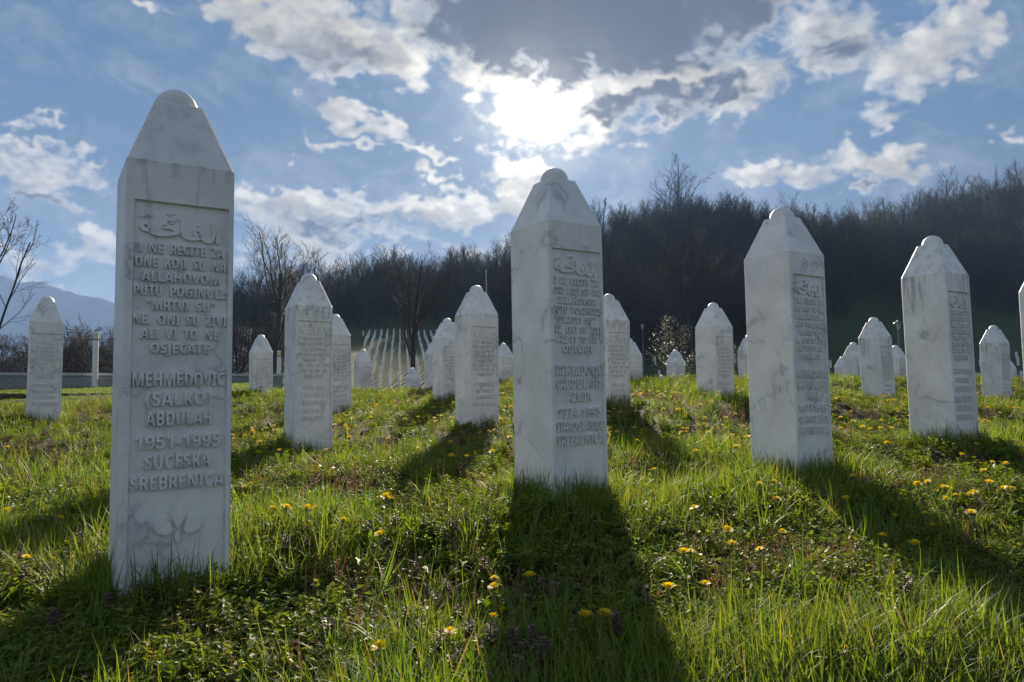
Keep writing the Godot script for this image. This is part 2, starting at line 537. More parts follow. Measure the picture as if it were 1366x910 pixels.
func calligraphy_mesh() -> ArrayMesh:
	var st := begin()
	var z0 := W / 2 - DEEP - 0.001
	var z1 := W / 2 - 0.002
	var s := 0.00043
	var at := func(x: float, y: float) -> Vector2: return Vector2((x - 282) * s, 0.952 - (y - 152) * s)
	var strokes := [
		[[480, 98], [488, 140], [492, 190], [490, 236]],
		[[462, 100], [468, 150], [464, 196], [448, 222], [420, 222], [398, 206], [384, 192], [364, 190], [356, 174], [368, 158], [386, 160], [394, 180], [384, 204], [352, 216], [318, 214], [298, 202], [290, 170], [288, 102]],
		[[252, 88], [232, 112], [196, 142], [182, 158], [214, 158], [244, 168], [264, 184], [236, 196], [190, 206], [140, 206], [116, 192], [112, 168], [96, 146], [78, 148], [66, 166], [76, 182], [96, 186], [116, 188]],
		[[236, 130], [216, 128], [206, 140]]]
	for k in strokes:
		var pts := []
		for p in k:
			pts.append(at.call(p[0], p[1]))
		stroke(st, pts, 0.0095, z0, z1)
	for p in [[380, 132], [214, 76], [250, 74], [70, 104], [106, 94]]:
		var m: Vector2 = at.call(p[0], p[1])
		outline(st, [m + Vector2(-0.0055, 0), m + Vector2(0, -0.0055), m + Vector2(0.0055, 0), m + Vector2(0, 0.0055)], z0, z1)
	return st.commit()

func emblem_mesh() -> ArrayMesh:     # a lily: an upright petal, two that curl outward, a band below
	var st := begin()
	var z0 := W / 2 - DEEP - 0.001
	var z1 := W / 2 - 0.0005
	var c := Vector2(0.004, 0.19)
	var petal := func(mid: Vector2, rx: float, ry: float, turn: float, taper: float) -> void:
		var pts := []
		for i in 24:
			var a := TAU * i / 24.0
			var p := Vector2(cos(a) * rx, sin(a) * ry)
			if p.y < 0:
				p.x *= 1.0 + taper * p.y / ry
			pts.append(mid + p.rotated(turn))
		outline(st, pts, z0, z1)
	petal.call(c + Vector2(0, 0.028), 0.0185, 0.034, 0.0, 0.7)
	petal.call(c + Vector2(-0.034, 0.0), 0.0195, 0.024, 0.75, 0.3)
	petal.call(c + Vector2(0.034, 0.0), 0.0195, 0.024, -0.75, 0.3)
	petal.call(c + Vector2(0, -0.026), 0.007, 0.014, 0.0, 0.0)
	return st.commit()

var font: SystemFont
var text_cache := {}

func text_line(text: String, cap: float, width: float) -> ArrayMesh:
	var key := "%s %f %f" % [text, cap, width]
	if not text_cache.has(key):
		var t := TextMesh.new()
		t.font = font
		t.text = text
		t.font_size = 40
		t.pixel_size = cap / 28.5
		t.depth = 0.009
		t.curve_step = 2.0
		var box_ := t.get_aabb()
		var st := begin()
		var sx := width / maxf(box_.size.x, 0.001)
		st.append_from(t, 0, Transform3D(Basis.from_scale(Vector3(sx, 1, 1)), Vector3(-box_.get_center().x * sx, 0, 0)))
		if t.get_surface_count() > 1:
			for k in range(1, t.get_surface_count()):
				st.append_from(t, k, Transform3D(Basis.from_scale(Vector3(sx, 1, 1)), Vector3(-box_.get_center().x * sx, 0, 0)))
		text_cache[key] = st.commit()
	return text_cache[key]

func worn_line(sd: int, cap: float, width: float) -> ArrayMesh:     # letters weathered past reading
	var st := begin()
	var r := RandomNumberGenerator.new()
	r.seed = sd
	var x := -width / 2
	while x < width / 2 - 0.008:
		var w := r.randf_range(0.010, 0.017)
		var z := r.randf_range(0.0005, 0.003)
		box(st, Vector3(x, -cap / 2, -0.005), Vector3(x + 0.0042, cap / 2, z))
		if r.randf() < 0.75:
			var y := r.randf_range(-cap / 2, cap / 2 - 0.004)
			box(st, Vector3(x + 0.0042, y, -0.005), Vector3(x + w, y + 0.004, z - 0.0002))
		if r.randf() < 0.6:
			box(st, Vector3(x + w, -cap / 2, -0.005), Vector3(x + w + 0.004, cap / 2, z))
			x += 0.004
		x += w + 0.0045
	return st.commit()

const VERSE := [["I  NE  RECITE  ZA", 0.205], ["ONE  KOJI  SU  NA", 0.218], ["ALLAHOVOM", 0.188], ["PUTU  POGINULI:", 0.222], ["\"MRTVI  SU\"", 0.165], ["NE,  ONI  SU  ŽIVI", 0.222], ["ALI  VI  TO  NE", 0.186], ["OSJEĆATE", 0.140]]
const NAME_Y := [0.558, 0.508, 0.459, 0.401, 0.351, 0.300]
var shaft: ArrayMesh
var cap_shape: ArrayMesh
var panel_shape: ArrayMesh
var finial: ArrayMesh
var calligraphy: ArrayMesh
var emblem: ArrayMesh
var marbles: Array[StandardMaterial3D] = []

func gravestone(x: float, d: float, top: float, label: String, mat: int, names: Array, detail := 2, lean := Vector2.ZERO) -> Node3D:
	var o := thing("gravestone", label, "gravestone", Vector3(x, top - STONE_H, -d), YAW, "white marble gravestones standing in rows")
	o.rotation.x = lean.x
	o.rotation.z = lean.y
	var m := marbles[mat % marbles.size()]
	part("shaft", shaft, m, o)
	var c := part("cap", cap_shape, m, o)
	part("finial", finial, m, c)
	var panel := part("inscription_panel", panel_shape, m, o)
	if detail == 0:
		return o
	part("calligraphy", calligraphy, m, panel).set_meta("label", "raised Arabic calligraphy at the top of the panel")
	for i in 8:
		var l := part("inscription_line", text_line(VERSE[i][0], 0.0255, VERSE[i][1]), m, panel)
		l.position = Vector3(0.003, 0.892 - 0.0364 * i, W / 2 - DEEP + 0.0035)
	for i in 6:
		if i < names.size():
			var cap := 0.034
			var l: MeshInstance3D
			if names[i] is String:
				var n: String = names[i]
				l = part("inscription_line", text_line(n, cap, minf(0.0222 * n.length(), 0.218)), m, panel)
			else:
				l = part("inscription_line", worn_line(names[i] * 10 + i, 0.030, [0.2, 0.15, 0.13, 0.17, 0.18, 0.19][(names[i] + i) % 6]), m, panel)
			l.position = Vector3(0.003, NAME_Y[i], W / 2 - DEEP + 0.0035)
	return o

# ---------------------------------------------------------------- trees
# limbs go into two tools: the trunk with its boughs, and the crown of finer branches and twigs
func grow(a: SurfaceTool, b: SurfaceTool, r: RandomNumberGenerator, p: Vector3, dir: Vector3, length: float, rad: float, level: int, cfg: Dictionary) -> void:
	var seg: int = [6, 5, 4, 3, 2][level]
	var pts := [p]
	var dirs := [dir]
	var d := dir
	for i in seg:
		d = (d + Vector3(r.randfn(), r.randfn() * 0.6, r.randfn()) * cfg.crook[level] + Vector3.UP * cfg.lift[level]).normalized()
		pts.append(pts[-1] + d * length / seg)
		dirs.append(d)
	tube(a if level < 2 else b, pts, rad, rad * (0.45 if level < 3 else 0.5), [7, 5, 4, 3, 3][level])
	if level >= cfg.levels:
		return
	var n: int = cfg.n[level]
	for k in n:
		var t := lerpf(cfg.from[level], 1.0, (k + r.randf()) / n)
		var fi := t * seg
		var i := mini(int(fi), seg - 1)
		var at: Vector3 = (pts[i] as Vector3).lerp(pts[i + 1], fi - i)
		var axis: Vector3 = dirs[i + 1]
		var side := axis.cross(Vector3(r.randfn(), r.randfn(), r.randfn())).normalized()
		var ang: float = cfg.angle[level] * r.randf_range(0.7, 1.25)
		var nd := (axis * cos(ang) + side * sin(ang)).normalized()
		grow(a, b, r, at, nd, length * cfg.ratio[level] * r.randf_range(0.65, 1.2) * lerpf(1.15, 0.6, t), maxf(rad * lerpf(1.0, 0.5, t) * cfg.thin[level], cfg.twig), level + 1, cfg)

func tree_meshes(sd: int, height: float, cfg: Dictionary) -> Array:
	var r := RandomNumberGenerator.new()
	r.seed = sd
	var a := begin()
	var b := begin()
	grow(a, b, r, Vector3(0, -0.3, 0), Vector3.UP, height * cfg.trunk, height * cfg.girth, 0, cfg)
	var ma := a.commit()
	var mb := b.commit()
	var k := height / maxf(ma.get_aabb().end.y, mb.get_aabb().end.y)
	var both := []
	for m in [ma, mb]:
		var st := begin()
		st.append_from(m, 0, Transform3D(Basis.from_scale(Vector3.ONE * k), Vector3.ZERO))
		both.append(st.commit())
	return both

var TALL := {"trunk": 0.62, "girth": 0.013, "levels": 3, "n": [12, 8, 6, 0], "from": [0.32, 0.2, 0.15, 0], "angle": [0.7, 0.7, 0.7, 0.6], "ratio": [0.62, 0.5, 0.55, 0.5], "crook": [0.06, 0.13, 0.18, 0.2, 0.2], "lift": [0.03, 0.10, 0.08, 0.05, 0.0], "thin": [0.42, 0.5, 0.6, 0.6], "twig": 0.011}
var SPREAD := {"trunk": 0.55, "girth": 0.016, "levels": 4, "n": [9, 7, 5, 4], "from": [0.30, 0.2, 0.15, 0.1], "angle": [0.62, 0.6, 0.62, 0.6], "ratio": [0.78, 0.5, 0.5, 0.5], "crook": [0.05, 0.09, 0.13, 0.16, 0.2], "lift": [0.02, 0.09, 0.07, 0.05, 0.03], "thin": [0.40, 0.45, 0.5, 0.55], "twig": 0.006}
var BUSHY := {"trunk": 0.5, "girth": 0.012, "levels": 3, "n": [16, 9, 7, 0], "from": [0.05, 0.1, 0.1, 0], "angle": [0.8, 0.8, 0.7, 0.6], "ratio": [0.75, 0.5, 0.5, 0.5], "crook": [0.08, 0.15, 0.2, 0.2, 0.2], "lift": [0.03, 0.14, 0.08, 0.05, 0.0], "thin": [0.42, 0.5, 0.6, 0.6], "twig": 0.010}

func tree(called: String, label: String, pos: Vector3, turn: float, shapes: Array, size: float, bark: Material, twigs: Material, group := "") -> void:
	var o := thing(called, label, "tree", pos, turn, group)
	part("trunk", shapes[0], bark, o).scale = Vector3.ONE * size
	part("crown", shapes[1], twigs, o).scale = Vector3.ONE * size

# ---------------------------------------------------------------- herbs
func blade(st: SurfaceTool, root: Vector3, heading: float, length: float, width: float, bend: float, c: Color, seg := 3) -> void:
	var out := Vector3(sin(heading), 0, cos(heading))
	var side := Vector3(out.z, 0, -out.x)
	var p := root
	var ang := bend * 0.25
	var prev := [p - side * width / 2, p + side * width / 2]
	var n0 := (out * cos(ang) - Vector3.UP * sin(ang) * 0.0 + Vector3.UP * 0.25).normalized()
	for i in seg:
		var d := Vector3.UP * cos(ang) + out * sin(ang)
		p += d * length / seg
		ang += bend / seg
		var w := width * (1.0 - pow((i + 1.0) / seg, 1.8))
		var nn := (out * cos(ang) - Vector3.UP * sin(ang)).normalized()
		st.set_color(c)
		if i < seg - 1:
			var a := p - side * w / 2
			var b := p + side * w / 2
			for v in [[prev[0], n0], [a, nn], [prev[1], n0], [prev[1], n0], [a, nn], [b, nn]]:
				st.set_normal(v[1])
				st.add_vertex(v[0])
			prev = [a, b]
		else:
			for v in [[prev[0], n0], [p, nn], [prev[1], n0]]:
				st.set_normal(v[1])
				st.add_vertex(v[0])
		n0 = nn

func leaf(st: SurfaceTool, base: Vector3, dir: Vector3, up: Vector3, length: float, width: float, c: Color) -> void:     # a pointed oval folded along its midrib
	var side := dir.cross(up).normalized()
	var u := side.cross(dir).normalized()
	var mid := base + dir * length * 0.5 - u * width * 0.12
	var tip := base + dir * length - u * length * 0.12
	var l := base + dir * length * 0.42 - side * width / 2 + u * width * 0.1
	var r := base + dir * length * 0.42 + side * width / 2 + u * width * 0.1
	st.set_color(c)
	tri(st, base, mid, l)
	tri(st, l, mid, tip)
	tri(st, base, r, mid)
	tri(st, mid, r, tip)

func green(r: RandomNumberGenerator, k := 1.0) -> Color:
	var t := r.randf()
	return Color(lerpf(0.095, 0.195, t) * k, lerpf(0.160, 0.245, t) * k, lerpf(0.034, 0.050, r.randf()) * k)

func tuft_mesh(sd: int, n: int, lo: float, hi: float, width: float, spread: float) -> ArrayMesh:
	var r := RandomNumberGenerator.new()
	r.seed = sd
	var st := begin()
	for i in n:
		var a := r.randf() * TAU
		var q := sqrt(r.randf()) * spread
		var straw := r.randf() < 0.05
		var c := Color(0.26, 0.20, 0.10) if straw else green(r)
		blade(st, Vector3(cos(a) * q, -0.01, sin(a) * q), a + r.randfn() * 0.9, r.randf_range(lo, hi), width * r.randf_range(0.6, 1.25), r.randf_range(0.2, 1.5), c, 4)
	return st.commit()

func sprig_mesh(sd: int, stems: int, high: float, leaf_len: float) -> ArrayMesh:     # chickweed, speedwell and the like
	var r := RandomNumberGenerator.new()
	r.seed = sd
	var st := begin()
	for i in stems:
		var a := r.randf() * TAU
		var out := Vector3(cos(a), 0, sin(a))
		var p := out * r.randf() * 0.03
		var d := (Vector3.UP + out * r.randf_range(0.1, 0.9)).normalized()
		var h := high * r.randf_range(0.5, 1.2)
		var c := green(r, 0.95)
		st.set_color(c)
		tube(st, [p, p + d * h * 0.5, p + d * h + Vector3.UP * h * 0.15], 0.0011, 0.0006, 3)
		var n := 5
		for k in n:
			var q := p + d * h * (0.3 + 0.75 * k / n)
			var b := r.randf() * TAU
			for s in 2:
				var o := Vector3(cos(b + PI * s), r.randf_range(0.1, 0.8), sin(b + PI * s)).normalized()
				var ll := leaf_len * r.randf_range(0.6, 1.2)
				leaf(st, q, o, Vector3.UP, ll, ll * 0.6, c * r.randf_range(0.85, 1.15))
	return st.commit()

func rosette_mesh(sd: int, n: int, length: float) -> ArrayMesh:     # long toothed leaves of dandelion and dock
	var r := RandomNumberGenerator.new()
	r.seed = sd
	var st := begin()
	for i in n:
		var a := TAU * i / n + r.randfn() * 0.3
		var out := Vector3(cos(a), 0, sin(a))
		var side := Vector3(-out.z, 0, out.x)
		var c := green(r, 1.0)
		st.set_color(c)
		var l := length * r.randf_range(0.6, 1.15)
		var rise := r.randf_range(0.35, 1.1)
		var prev := [Vector3.ZERO, Vector3.ZERO, Vector3.ZERO]
		var seg := 7
		for k in range(1, seg + 1):
			var t := k / float(seg)
			var p := out * l * t * cos(rise * (1 - t * 0.5)) + Vector3.UP * l * (sin(rise) * t - 0.55 * t * t)
			var w := length * 0.13 * sin(PI * pow(t, 1.4) * 0.93 + 0.08) * (1.0 if k % 2 else 0.55)
			var cur := [p - side * w + Vector3.UP * w * 0.5, p, p + side * w + Vector3.UP * w * 0.5]
			quad(st, prev[1], cur[1], cur[0], prev[0])
			quad(st, prev[1], prev[2], cur[2], cur[1])
			prev = cur
	return st.commit()

func straw_mesh(sd: int) -> ArrayMesh:     # withered stalks and brown seed heads
	var r := RandomNumberGenerator.new()
	r.seed = sd
	var st := begin()
	for i in 9:
		var a := r.randf() * TAU
		var t := r.randf()
		var c := Color(lerpf(0.16, 0.34, t), lerpf(0.11, 0.24, t), lerpf(0.07, 0.13, t))
		blade(st, Vector3(cos(a), 0, sin(a)) * r.randf() * 0.05, r.randf() * TAU, r.randf_range(0.05, 0.15), 0.0025, r.randf_range(0.2, 1.9), c, 3)
		if r.randf() < 0.6:
			leaf(st, Vector3(r.randfn() * 0.03, r.randf_range(0.01, 0.09), r.randfn() * 0.03), Vector3(r.randfn(), r.randf() * 0.5, r.randfn()).normalized(), Vector3.UP, 0.016, 0.011, c * 0.8)
	return st.commit()

func scatter(called: String, label: String, category: String, mesh: Mesh, mat: Material, spots: Array) -> void:     # spots: [Transform3D, Color]
	var mm := MultiMesh.new()
	mm.transform_format = MultiMesh.TRANSFORM_3D
	mm.use_colors = true
	mm.mesh = mesh
	mm.instance_count = spots.size()
	for i in spots.size():
		mm.set_instance_transform(i, spots[i][0])
		mm.set_instance_color(i, spots[i][1])
	var o := MultiMeshInstance3D.new()
	o.name = numbered(called)
	o.multimesh = mm
	o.material_override = mat
	add_child(o)
	tag(o, label, category)
	o.set_meta("kind", "stuff")

func standing(x: float, d: float, size: float, tilt := 0.15) -> Transform3D:
	var b := Basis(Vector3.UP, rng.randf() * TAU)
	b = Basis(Vector3(rng.randfn(), 0, rng.randfn()).normalized(), rng.randfn() * tilt) * b
	return Transform3D(b.scaled(Vector3.ONE * size), Vector3(x, ground(x, d), -d))

func in_stone(x: float, d: float) -> bool:
	for s in stone_spots:
		var q := Vector2(x - s.x, d - s.y)
		var t := q.rotated(-YAW)
		if absf(t.x) < W / 2 + 0.012 and absf(t.y) < W / 2 + 0.012:
			return true
	return false

var stone_spots: Array[Vector2] = []

# ================================================================ the scene
func _ready() -> void:
	rng.seed = 7
	# ---- camera
	var cam := Camera3D.new()
	cam.name = "camera"
	cam.fov = rad_to_deg(2.0 * atan(CY / F))
	cam.rotation = Vector3(PITCH, 0, -ROLL)
	cam.near = 0.05
	cam.far = 6000
	cam.current = true
	add_child(cam)
	# ---- sky, haze, exposure
	var env := Environment.new()
	env.background_mode = Environment.BG_SKY
	env.tonemap_mode = Environment.TONE_MAPPER_LINEAR
	env.tonemap_exposure = 3.1
	var sky := Sky.new()
	var pano := PanoramaSkyMaterial.new()
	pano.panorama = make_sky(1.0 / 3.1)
	sky.sky_material = pano
	env.sky = sky
	env.fog_enabled = true
	env.fog_density = 0.00028
	env.fog_light_color = Color(0.66, 0.79, 1.0)
	env.sdfgi_enabled = true
	env.ssao_enabled = true
	env.ssil_enabled = true
	var we := WorldEnvironment.new()
	we.name = "world_environment"
	we.environment = env
	add_child(we)
	# ---- sun
	var sun := DirectionalLight3D.new()
	sun.name = "sun"
	sun.light_energy = 1.6
	sun.light_color = Color(1.0, 0.95, 0.86)
	sun.light_angular_distance = 1.4
	sun.shadow_enabled = true
	add_child(sun)
	var sr := ray(SUN_PX.x, SUN_PX.y)
	sun.look_at_from_position(Vector3.ZERO, -Vector3(sr.x, sr.y, -sr.z), Vector3.UP)

	# ---- ground
	bumps.seed = 3
	bumps.frequency = 0.75
	bumps.fractal_octaves = 3
	swell.seed = 5
	swell.frequency = 0.03
	swell.fractal_octaves = 4
	grid.resize(GNX * GND)
	for j in GND:
		for i in GNX:
			grid[j * GNX + i] = ground_exact(GX0 + i * GS, GD0 + j * GS)
	var earth := soil_material(lin(0.030, 0.028, 0.016), lin(0.075, 0.068, 0.034), 1.1, 21)
	structure("ground", sheet(GNX, GND, GX0, GD0, GS, GS, func(x: float, d: float): return grid[int(round((d - GD0) / GS)) * GNX + int(round((x - GX0) / GS))]), earth)
	var meadow := soil_material(lin(0.022, 0.036, 0.012), lin(0.048, 0.066, 0.020), 0.12, 31)
	structure("terrain", sheet(182, 150, -273, -90, 3.0, 3.0, func(x: float, d: float):
		var inside := d > GD0 + 2.5 and d < GD0 + GND * GS - 2.5 and absf(x) < 13.5
		return far_height(x, d) - (0.6 if inside else 0.0)), meadow)
	# far mountain
	var rough := noise(41, 0.006, 5)
	var tips := noise(42, 0.09, 3)
	structure("mountain", sheet(150, 60, -2300, 1500, 14.0, 14.0, func(x: float, d: float):
		var ridge_d := 1850.0
		var px: float = x / ridge_d * F + CX
		var top := 0.0
		var prof := [[-700, 250.0], [-300, 300.0], [-60, 322.0], [0, 312.0], [60, 298.0], [100, 270.0], [140, 250.0], [220, 215.0], [310, 160.0], [420, 60.0], [520, -20.0], [900, -30.0]]
		top = prof[-1][1]
		for i in prof.size() - 1:
			if px < prof[i + 1][0]:
				top = lerpf(prof[i][1], prof[i + 1][1], clampf((px - prof[i][0]) / (prof[i + 1][0] - prof[i][0]), 0, 1))
				break
		var f := clampf(1.0 - absf(d - ridge_d) / 420.0, 0, 1)
		return -30.0 + (top + 30.0) * f + rough.get_noise_2d(x, d) * 26.0 * f + tips.get_noise_2d(x, d) * 5.0), soil_material(lin(0.035, 0.045, 0.025), lin(0.075, 0.075, 0.05), 0.004, 51))

	# ---- gravestones
	font = SystemFont.new()
	font.font_names = PackedStringArray(["Droid Sans"])
	font.font_weight = 700
	shaft = shaft_mesh()
	cap_shape = cap_mesh()
	panel_shape = panel_mesh()
	finial = finial_mesh()
	calligraphy = calligraphy_mesh()
	emblem = emblem_mesh()
	var tex := [marble_texture(100, 0.55), marble_texture(200, 0.9), marble_texture(300, 0.15)]
	for k in [[0, 0.0, 0.0], [2, 0.0, 0.0], [1, 0.0, 0.0], [2, 0.37, 0.21], [1, 0.43, 0.0], [0, 0.61, 0.0]]:
		var m := plain(Color.WHITE, 0.5, 0.5)
		m.albedo_texture = tex[k[0]]
		m.uv1_triplanar = true
		m.uv1_triplanar_sharpness = 8.0
		m.uv1_scale = Vector3.ONE / 1.6
		m.uv1_offset = Vector3(0.5 + k[1], k[2], 0.5 + k[1])
		marbles.append(m)
	var S := [
		[-0.92, 2.02, 0.862, "white marble gravestone with a carved lily emblem under its inscription", 0, ["MEHMEDOVIĆ", "(SALKO)", "ABDULAH", "1951-1995", "SUĆESKA", "SREBRENICA"]],
		[0.18, 2.91, 0.90, "white marble gravestone inscribed 1974-1995 with tall grass at its foot", 1, ["MEHMEDOVIĆ", "(ABDULAH)", "AZMIR", "1974-1995", "STAROGLAVICE", "SREBRENICA"]],
		[1.3, 3.54, 0.89, "grey-veined white gravestone beside the one inscribed 1974-1995, away from the lily stone", 3, ["MEHMEDOVIĆ", "(ABDULAH)", "AMIR", "1977-1995", "STAROGLAVICE", "SREBRENICA"]],
		[2.49, 4.36, 0.91, "dark-streaked white gravestone with clover leaves at its foot, fourth in the lily stone's row", 2, [11, 12, 13, 14, 15, 16]],
		[3.62, 5.02, 0.90, "white gravestone fifth in the lily stone's row, next after the dark-streaked one", 3, [21, 22, 23, 24, 25, 26]],
		[-1.42, 5.21, 0.89, "white gravestone with dark stained calligraphy, first in the row behind the lily stone", 4, [31, 32, 33, 34, 35]],
		[-0.29, 6.02, 0.91, "white gravestone with a grey cloudy shoulder, second in the row behind the lily stone", 5, [41, 42, 43, 44]],
		[-4.16, 6.66, 0.97, "lone white gravestone on the grass edge before the mown lawn and low wall", 1, [51, 52, 53, 54]]]
	var lat := func(i: float, j: float) -> Vector2: return Vector2(-0.934, 2.145) + Vector2(1.133, 0.716) * i + Vector2(-1.623, 2.3186) * j
	# [column, row, top or 0, label, marble, measured x, depth or 0]
	var L := [
		[3, 1, 0.90, "white gravestone half hidden behind the stone inscribed 1974-1995", 4, 0, 0], [4, 1, 0.91, "white gravestone with a slanting grey vein beside the pale flowering shrub", 3, 2.0, 7.43],
		[6, 1, 0.87, "white gravestone with a dark blotched panel, between the grey-veined and the dark-streaked stones", 2, 4.25, 8.72],
		[8, 1, 0.87, "white gravestone with two dark stains under its cap, past the dark-streaked stone", 4, 6.5, 10.1],
		[2, 2, 0.95, "white gravestone peeping from behind the stone with stained calligraphy", 5, -1.93, 8.25], [3, 2, 0.96, "white gravestone just behind the stone with the cloudy shoulder", 3, -0.79, 8.96],
		[5, 2, 0.80, "white gravestone peeping low behind the half hidden one", 0, 1.62, 10.4], [7, 2, 0.93, "white gravestone showing one shoulder behind the grey-veined stone", 5, 0, 0],
		[9, 2, 0.88, "white gravestone peeping low behind the stone with the blotched panel", 1, 0, 0], [10, 2, 0.86, "white gravestone showing only one shoulder behind the dark-streaked stone", 0, 0, 0],
		[2, 3, 0.92, "smooth white gravestone standing farther back between the lily stone and the stone with stained calligraphy", 1, -3.45, 10.3], [4, 3, 0.93, "white gravestone showing a narrow strip behind the stone with the cloudy shoulder", 4, -1.2, 11.6],
		[5, 3, 0.92, "white gravestone in the gap between the cloudy-shouldered stone and the one inscribed 1974-1995", 0, 0, 0], [8, 3, 0.90, "white gravestone half sunk behind the grassy crest before the dark forest", 1, 3.24, 14.9],
		[12, 3, 0.84, "white gravestone showing a narrow strip beside the low peeping one", 3, 0, 0], [18, 3, 0.86, "white gravestone peeping behind the one with two dark stains", 2, 0, 0], [4, 4, 0.96, "plain white gravestone on the crest before the hillside of grave rows", 5, -2.84, 14.2],
		[6, 5, 0.75, "white gravestone top showing above the crest beside the dark tree trunk", 1, -2.4, 18.0], [11, 5, 0.55, "white gravestone tip showing above the crest beside the half hidden stone", 1, 3.7, 21.6], [13, 5, 0.52, "white gravestone tip showing above the crest beside the slanting-veined stone", 3, 5.55, 23.0], [12, 5, 0.6, "white gravestone shoulder showing behind the half sunk one", 0, 4.42, 22.3]]
	for s in S:
		var names: Array = s[5]
		var o := gravestone(s[0], s[1], s[2], s[3], s[4], names, 2, Vector2(rng.randfn(), rng.randfn()) * 0.003)
		stone_spots.append(Vector2(s[0], s[1]))
		if names[0] is String and names[2] == "ABDULAH":
			part("emblem", emblem, marbles[0], o.get_node("inscription_panel")).set_meta("label", "carved lily emblem in low relief")
	for s in L:
		var p: Vector2 = lat.call(s[0], s[1])
		if s[6] > 0:
			p = Vector2(s[5], s[6])
		gravestone(p.x, p.y, s[2], s[3], s[4], [s[0] * 7 + s[1], 61, 62, 63, 64], 2 if s[1] < 3 else 1, Vector2(rng.randfn(), rng.randfn()) * 0.009)
		stone_spots.append(p)
	print("stones ", Time.get_ticks_msec())
	far_graves()
	wall_and_lamps()
	woods()
	print("woods ", Time.get_ticks_msec())
	herbs()
	print("herbs ", Time.get_ticks_msec())

# ---------------------------------------------------------------- graves on the far slope
func far_graves() -> void:
	var st := begin()
	st.append_from(shaft_low(), 0, Transform3D())
	var low := st.commit()
	var spots := []
	for c in range(-40, 75):
		for k in 26:
			var d := 70.0 + k * 2.5
			var x := -13.6 + c * 1.0 - k * 0.37
			var px := x / d * F + CX
			var ok := px > 484 and px < 612 and d < 124.0
			ok = ok or (px > 308 and px < 334 and d > 88.0)
			ok = ok or (px > 848 and px < 1380 and d < 88.0 and k % 2 == 0 and rng.randf() < 0.75)
			if not ok:
				continue
			spots.append([d, Transform3D(Basis(Vector3.UP, YAW * 0.3 + rng.randfn() * 0.03).scaled(Vector3(0.7, rng.randf_range(0.6, 0.85), 0.7)), Vector3(x + rng.randfn() * 0.03, far_height(x, d) - 0.05, -d))])
	spots.sort_custom(func(a, b): return a[0] < b[0])
	var rest := []
	for i in spots.size():
		if i < 250:
			var o := MeshInstance3D.new()
			o.name = numbered("gravestone")
			o.mesh = low
			o.material_override = marbles[1]
			o.transform = spots[i][1]
			add_child(o)
			tag(o, "tiny white gravestone in the dense rows on the far slope below the forest", "gravestone", "gravestones in rows on the far slope")
		else:
			rest.append([spots[i][1], Color.WHITE])
	scatter("distant_graves", "white gravestones in long rows high on the far slope", "gravestones", low, marbles[1], rest)

func shaft_low() -> ArrayMesh:
	var st := begin()
	var h := W / 2
	var t := 0.235 * W
	var r := [[h, -0.2], [h, SHOULDER], [t, SHOULDER + CAP_H], [t * 0.7, SHOULDER + CAP_H + 0.005], [t * 0.55, SHOULDER + CAP_H + 0.035], [0.002, SHOULDER + CAP_H + 0.05]]
	var sg := [[-1, 1], [1, 1], [1, -1], [-1, -1]]
	for k in r.size() - 1:
		for i in 4:
			var a = sg[i]
			var b = sg[(i + 1) % 4]
			quad(st, Vector3(a[0] * r[k][0], r[k][1], a[1] * r[k][0]), Vector3(b[0] * r[k][0], r[k][1], b[1] * r[k][0]), Vector3(b[0] * r[k + 1][0], r[k + 1][1], b[1] * r[k + 1][0]), Vector3(a[0] * r[k + 1][0], r[k + 1][1], a[1] * r[k + 1][0]))
	return st.commit()

